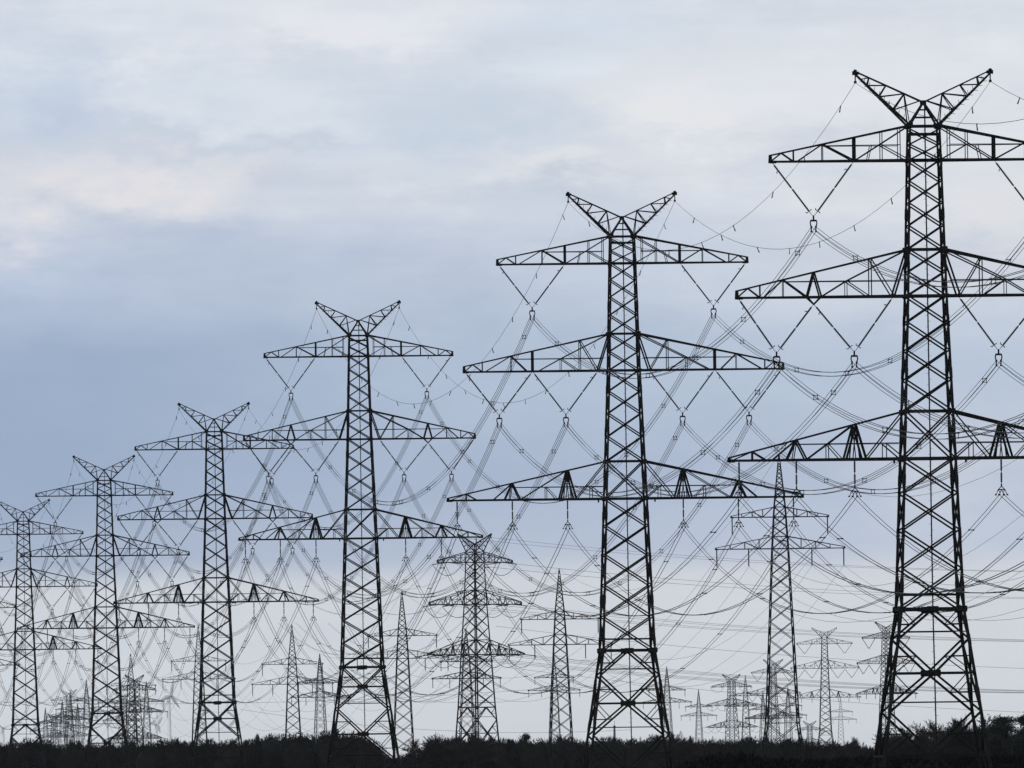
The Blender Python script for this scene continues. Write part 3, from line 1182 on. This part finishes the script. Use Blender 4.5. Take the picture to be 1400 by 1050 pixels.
def bare_tree(seed, H, spread, nlev=5, droop=0.0, stemfrac=.22):
    """branch skeleton: thick wood and fine twigs kept apart"""
    rng = random.Random(seed)
    wood, twigs = [], []

    def grow(p, d, L, r, lev):
        n = 3
        for i in range(n):
            d2 = (d + Vector((rng.uniform(-1, 1), rng.uniform(-1, 1), rng.uniform(-.5, .9 - droop))) * .16).normalized()
            q = p + d2 * (L / n)
            r2 = r * .84
            (wood if lev < 2 else twigs).append((tuple(p), tuple(q), r, r2))
            if lev < nlev and (i > 0 or lev > 0):
                for _ in range(1 if lev < 2 else 2):
                    ax = Vector((rng.uniform(-1, 1), rng.uniform(-1, 1), rng.uniform(-.25, .5))) * spread
                    dd = (d2 * .65 + ax * .8).normalized()
                    grow(q, dd, L * rng.uniform(.5, .68), r2 * .58, lev + 1)
            p, d, r = q, d2, r2
        if lev < nlev:
            grow(p, d, L * .66, r * .85, lev + 1)
    base = Vector((0, 0, 0))
    r0 = H * .018
    top = Vector((rng.uniform(-.2, .2), rng.uniform(-.2, .2), H * stemfrac))
    wood.append((tuple(base), tuple(top), r0 * 1.3, r0))
    nl = rng.randint(3, 5)
    for i in range(nl):
        a = 2 * math.pi * (i + rng.random() * .6) / nl
        d = Vector((math.cos(a) * spread, math.sin(a) * spread, rng.uniform(.7, 1.5))).normalized()
        grow(top, d, H * rng.uniform(.26, .36), r0 * .6, 1)
    grow(top, Vector((0, 0, 1)), H * .32, r0 * .8, 1)
    zmax = max(s[1][2] for s in wood + twigs)
    k_ = H / zmax
    sc = lambda L_: [(tuple(c * k_ for c in s[0]), tuple(c * k_ for c in s[1]), max(s[2], .04), max(s[3], .033)) for s in L_]
    return sc(wood), sc(twigs)


def place_tree(name, x, ytop, Z, meshes, H0, label, cat='tree', group=None, wid=1.0):
    p = P(x, ytop, Z)
    t = thing(name, (p.x, p.y, 0), random.uniform(0, 6.28), label, cat, group)
    k_ = p.z / H0
    for nm, me in meshes:
        put(nm, me, t, Matrix.Diagonal((k_ * wid, k_ * wid, k_, 1)))
    return t


def bare_meshes(seed, H, spread, nlev=5, stemfrac=.22):
    wd, tw = bare_tree(seed, H, spread, nlev, stemfrac=stemfrac)
    return [('trunk', segs_mesh('trunk', wd, MAT['bark'])), ('crown', segs_mesh('crown', tw, MAT['twig']))]


def pine_meshes(seed, H):
    rng = random.Random(seed)
    nr = np.random.default_rng(seed)
    segs = [((0, 0, 0), (.15, 0, H * .5), H * .016, H * .012), ((.15, 0, H * .5), (.3, .1, H * .9), H * .012, H * .004)]
    Vs, Fs = [], []
    n0 = 0
    for i in range(15):
        z = H * rng.uniform(.45, .95)
        a = rng.uniform(0, 6.28)
        L = H * .27 * rng.uniform(.5, 1.0) * (1.25 - max(0, (z / H - .6)) * 1.6)
        tip = Vector((math.cos(a) * L, math.sin(a) * L, min(z + H * .05, H * .96)))
        segs.append(((.2, 0, z), tuple(tip), H * .006, H * .003))
        rad = H * rng.uniform(.06, .11)
        m = 300
        c = np.array(tip) + nr.normal(0, 1, (m, 3)) * np.array([rad * .75, rad * .75, rad * .38])
        d = nr.normal(0, 1, (m, 3)) + np.array([0, 0, .5])
        d /= np.linalg.norm(d, axis=1)[:, None]
        e = np.cross(d, nr.normal(0, 1, (m, 3)))
        e /= np.linalg.norm(e, axis=1)[:, None]
        tri = np.stack([c - e * .13, c + e * .13, c + d * .55], 1)
        Vs.append(tri.reshape(-1, 3))
        Fs.append(np.arange(m * 3).reshape(-1, 3) + n0)
        n0 += m * 3
    cr = np_mesh('crown', np.concatenate(Vs), np.concatenate(Fs), [MAT['needle']])
    return [('trunk', segs_mesh('trunk', segs, MAT['bark'])), ('crown', cr)]


BARE = [bare_meshes(11, 12, 1.0, 5, .2), bare_meshes(23, 12, .85, 5, .2), bare_meshes(5, 12, 1.2, 5, .14)]
TREES = [
    ('bare_tree', 594, 1000, 3560, 2, 'bare spreading shrub at the left end of the wood beside the broad pylon', 1.25),
    ('bare_tree', 618, 1004, 3570, 0, 'bare tree right of the spreading shrub in front of the broad pylon', .9),
    ('bare_tree', 648, 1002, 3600, 1, 'bare tree at the foot of the broad corner-on pylon', 1.0),
    ('bare_tree', 768, 1002, 3600, 1, 'bare thin tree at the foot of the pylon left of the second big one', .9),
    ('bare_tree', 933, 998, 3600, 0, 'bare round-topped tree right of the second big pylon', 1.35),
    ('bare_tree', 1168, 1006, 3600, 1, 'small bare tree left of the nearest pylon', .8),
    ('bare_tree', 504, 1012, 3550, 1, 'thin bare tree at the right end of the left wood', .8),
    ('bare_tree', 470, 997, 3600, 0, 'bare tree top on the left wood behind the left leg of the third pylon', 1.0),
    ('bare_tree', 1232, 992, 3000, 2, 'broad bare tree between the left legs of the nearest pylon', .9),
    ('bare_tree', 1246, 991, 2960, 0, 'second broad bare tree overlapping the first between the left legs of the nearest pylon', 1.15),
    ('bare_tree', 1222, 1002, 3000, 1, 'low bare tree beside the left leg of the nearest pylon', 1.1),
    ('bare_tree', 1258, 997, 3020, 0, 'low bare tree in the middle between the legs of the nearest pylon', 1.0),
    ('bare_tree', 1298, 976, 3000, 2, 'tall round bare tree behind the right leg of the nearest pylon', 1.05),
    ('bare_tree', 1318, 979, 3040, 0, 'tall bare tree just right of the round one behind the right leg', 1.05),
    ('bare_tree', 1340, 990, 3040, 1, 'bare tree right behind the outer right leg of the nearest pylon', 1.0),
    ('bare_tree', 1358, 976, 3000, 0, 'upright bare tree left of the dark pine at the right edge', 1.15),
    ('bare_tree', 1402, 986, 3080, 2, 'bare tree behind the pine at the right edge', 1.0),
]
for nm, x, y, Z, v, lab, wd in TREES:
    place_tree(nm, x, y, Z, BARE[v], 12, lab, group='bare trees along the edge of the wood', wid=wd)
PINE = pine_meshes(3, 13)
place_tree('pine_tree', 1384, 980, 2980, PINE, 13, 'dark pine with clumped crown at the right edge', wid=1.0)
place_tree('pine_tree', 723, 1005, 3640, pine_meshes(8, 13), 13, 'small dark conifer rising from the wood right of the broad pylon', wid=.6)


def thicket(name, rows, mat, seed, n_sl=420, sl=(.8, 1.5), slw=(.07, .16), core=True):
    """rows: list of (x, y, height, radius). Each plant is an uneven core with many twig-sized faces around it"""
    nr = np.random.default_rng(seed)
    ico = []
    la, lo_ = 5, 9
    for i in range(la + 1):
        for j in range(lo_):
            th = math.pi * i / la
            ph = 2 * math.pi * (j + .5 * (i % 2)) / lo_
            ico.append((math.sin(th) * math.cos(ph), math.sin(th) * math.sin(ph), math.cos(th)))
    ico = np.array(ico)
    icof = []
    for i in range(la):
        for j in range(lo_):
            a_, b_ = i * lo_ + j, i * lo_ + (j + 1) % lo_
            icof += [(a_, a_ + lo_, b_ + lo_), (a_, b_ + lo_, b_)]
    icof = np.array(icof)
    Vs, Fs = [], []
    n0 = 0
    for x, y, h, r in rows:
        if core:
            v = ico * np.array([r * .95, r * .95, h * .43]) * nr.uniform(.75, 1.05, (len(ico), 1)) + np.array([x, y, h * .42])
            Vs.append(v)
            Fs.append(icof + n0)
            n0 += len(v)
        m = n_sl
        d = nr.normal(0, 1, (m, 3))
        d[:, 2] = np.abs(d[:, 2]) * 1.2 - .35
        d /= np.linalg.norm(d, axis=1)[:, None]
        rad = nr.uniform(.6, 1.0, (m, 1)) ** .6
        c = np.array([x, y, h * .46]) + d * rad * np.array([r, r, h * .46])
        g = d * .8 + np.array([0, 0, .7]) + nr.normal(0, .45, (m, 3))
        g /= np.linalg.norm(g, axis=1)[:, None]
        e = np.cross(g, nr.normal(0, 1, (m, 3)))
        e /= np.linalg.norm(e, axis=1)[:, None]
        ln = nr.uniform(sl[0], sl[1], (m, 1))
        wd = nr.uniform(slw[0], slw[1], (m, 1))
        tri = np.stack([c - e * wd, c + e * wd, c + g * ln], 1).reshape(-1, 3)
        Vs.append(tri)
        Fs.append(np.arange(m * 3).reshape(-1, 3) + n0)
        n0 += m * 3
    me = np_mesh(name, np.concatenate(Vs), np.concatenate(Fs), [mat])
    return put(name, me)


OUT = [(-400, 1020), (0, 1014), (60, 1014), (130, 1017), (200, 1015), (235, 1012), (300, 1011), (340, 1010), (380, 1006), (410, 1002),
       (440, 999), (470, 998), (490, 1001), (502, 1012), (512, 1037), (572, 1040), (584, 1016), (600, 1009), (640, 1007), (680, 1010),
       (720, 1011), (760, 1010), (800, 1010), (850, 1011), (900, 1010), (950, 1012), (1000, 1010), (1040, 1013), (1100, 1015),
       (1150, 1018), (1195, 1024), (1240, 1014), (1300, 1012), (1400, 1010), (1800, 1008)]


def out_y(x):
    return float(np.interp(x, [a for a, b_ in OUT], [b_ for a, b_ in OUT]))


def bump(x):
    return .35 * math.sin(x * .21 + 1.0) + .3 * math.sin(x * .53 + 2.2) + .2 * math.sin(x * 1.13)


rows = []
rng = random.Random(4)
for Zr in (3700, 3728, 3760, 3800):
    Xw = -205.0
    while Xw < 215:
        r_ = rng.uniform(2.0, 5.2)
        X2 = Xw + r_
        px = 700 + X2 * FPX / Zr
        z = P(px, out_y(px) + rng.choice((-2.0, -.5, 0, 1, 2, 4, 7)), Zr).z
        rows.append((X2, Zr + rng.uniform(-10, 10), max(z + 1.0 + bump(X2), 2.5), r_))
        if rng.random() < .10:                        # a slim spire or a twiggy leader standing out of the mass
            rows.append((X2 + rng.uniform(-2, 2), Zr - 4, max(z + rng.uniform(1.2, 2.2), 2.5), rng.uniform(.6, 1.2)))
        Xw += r_ * rng.uniform(1.0, 1.5)
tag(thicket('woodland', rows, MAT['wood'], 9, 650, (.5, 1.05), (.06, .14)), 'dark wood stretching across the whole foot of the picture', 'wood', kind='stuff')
# black thicket just behind the nearest pylon, along the lower right
rows = []
HED = [(905, 1046), (925, 1034), (950, 1024), (985, 1018), (1015, 1018), (1040, 1024), (1080, 1026), (1150, 1024), (1200, 1023), (1300, 1021),
       (1400, 1020), (1700, 1016)]
for Zr in (1360, 1372, 1385):
    Xw = 14.0
    while Xw < 66:
        px = 700 + Xw * FPX / Zr
        z = P(px, float(np.interp(px, [a for a, b_ in HED], [b_ for a, b_ in HED])) + rng.uniform(0, 3), Zr).z
        rows.append((Xw, Zr + rng.uniform(-3, 3), max(z - .2, 1.5), rng.uniform(1.4, 2.2)))
        Xw += rng.uniform(1.0, 1.6)
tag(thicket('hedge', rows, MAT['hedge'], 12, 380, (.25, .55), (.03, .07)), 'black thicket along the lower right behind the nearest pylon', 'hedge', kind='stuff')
# trees at the right edge stand in a low copse of their own
rows = []
for Zr in (2990, 3020, 3050):
    Xw = 70.0
    while Xw < 150:
        px = 700 + Xw * FPX / Zr
        z = P(px, float(np.interp(px, (1180, 1215, 1265, 1278, 1290, 1335, 1345, 1400, 1500), (1025, 1017, 1018, 1026, 1016, 1016, 1020, 1014, 1013))) + rng.uniform(-3, 5), Zr).z
        rows.append((Xw, Zr, max(z - .6, 2), rng.uniform(1.6, 3)))
        Xw += rng.uniform(2.2, 3.4)
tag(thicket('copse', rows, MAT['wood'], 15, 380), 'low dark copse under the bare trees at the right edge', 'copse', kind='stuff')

# ================================================================== HAZE
b = MB()
b.box((0, 6500, 60), (14400, 16400, 122))
hz = b.build('haze', bpy.data.materials.new('haze_air'))
hm = hz.data.materials[0]
hm.use_nodes = True
hm.node_tree.nodes.clear()
pv = hm.node_tree.nodes.new('ShaderNodeVolumePrincipled')
pv.inputs['Color'].default_value = (0.86, 0.92, 1.0, 1)
pv.inputs['Density'].default_value = 5.5e-6
ho = hm.node_tree.nodes.new('ShaderNodeOutputMaterial')
hm.node_tree.links.new(pv.outputs[0], ho.inputs['Volume'])
tag(hz, kind='stuff')
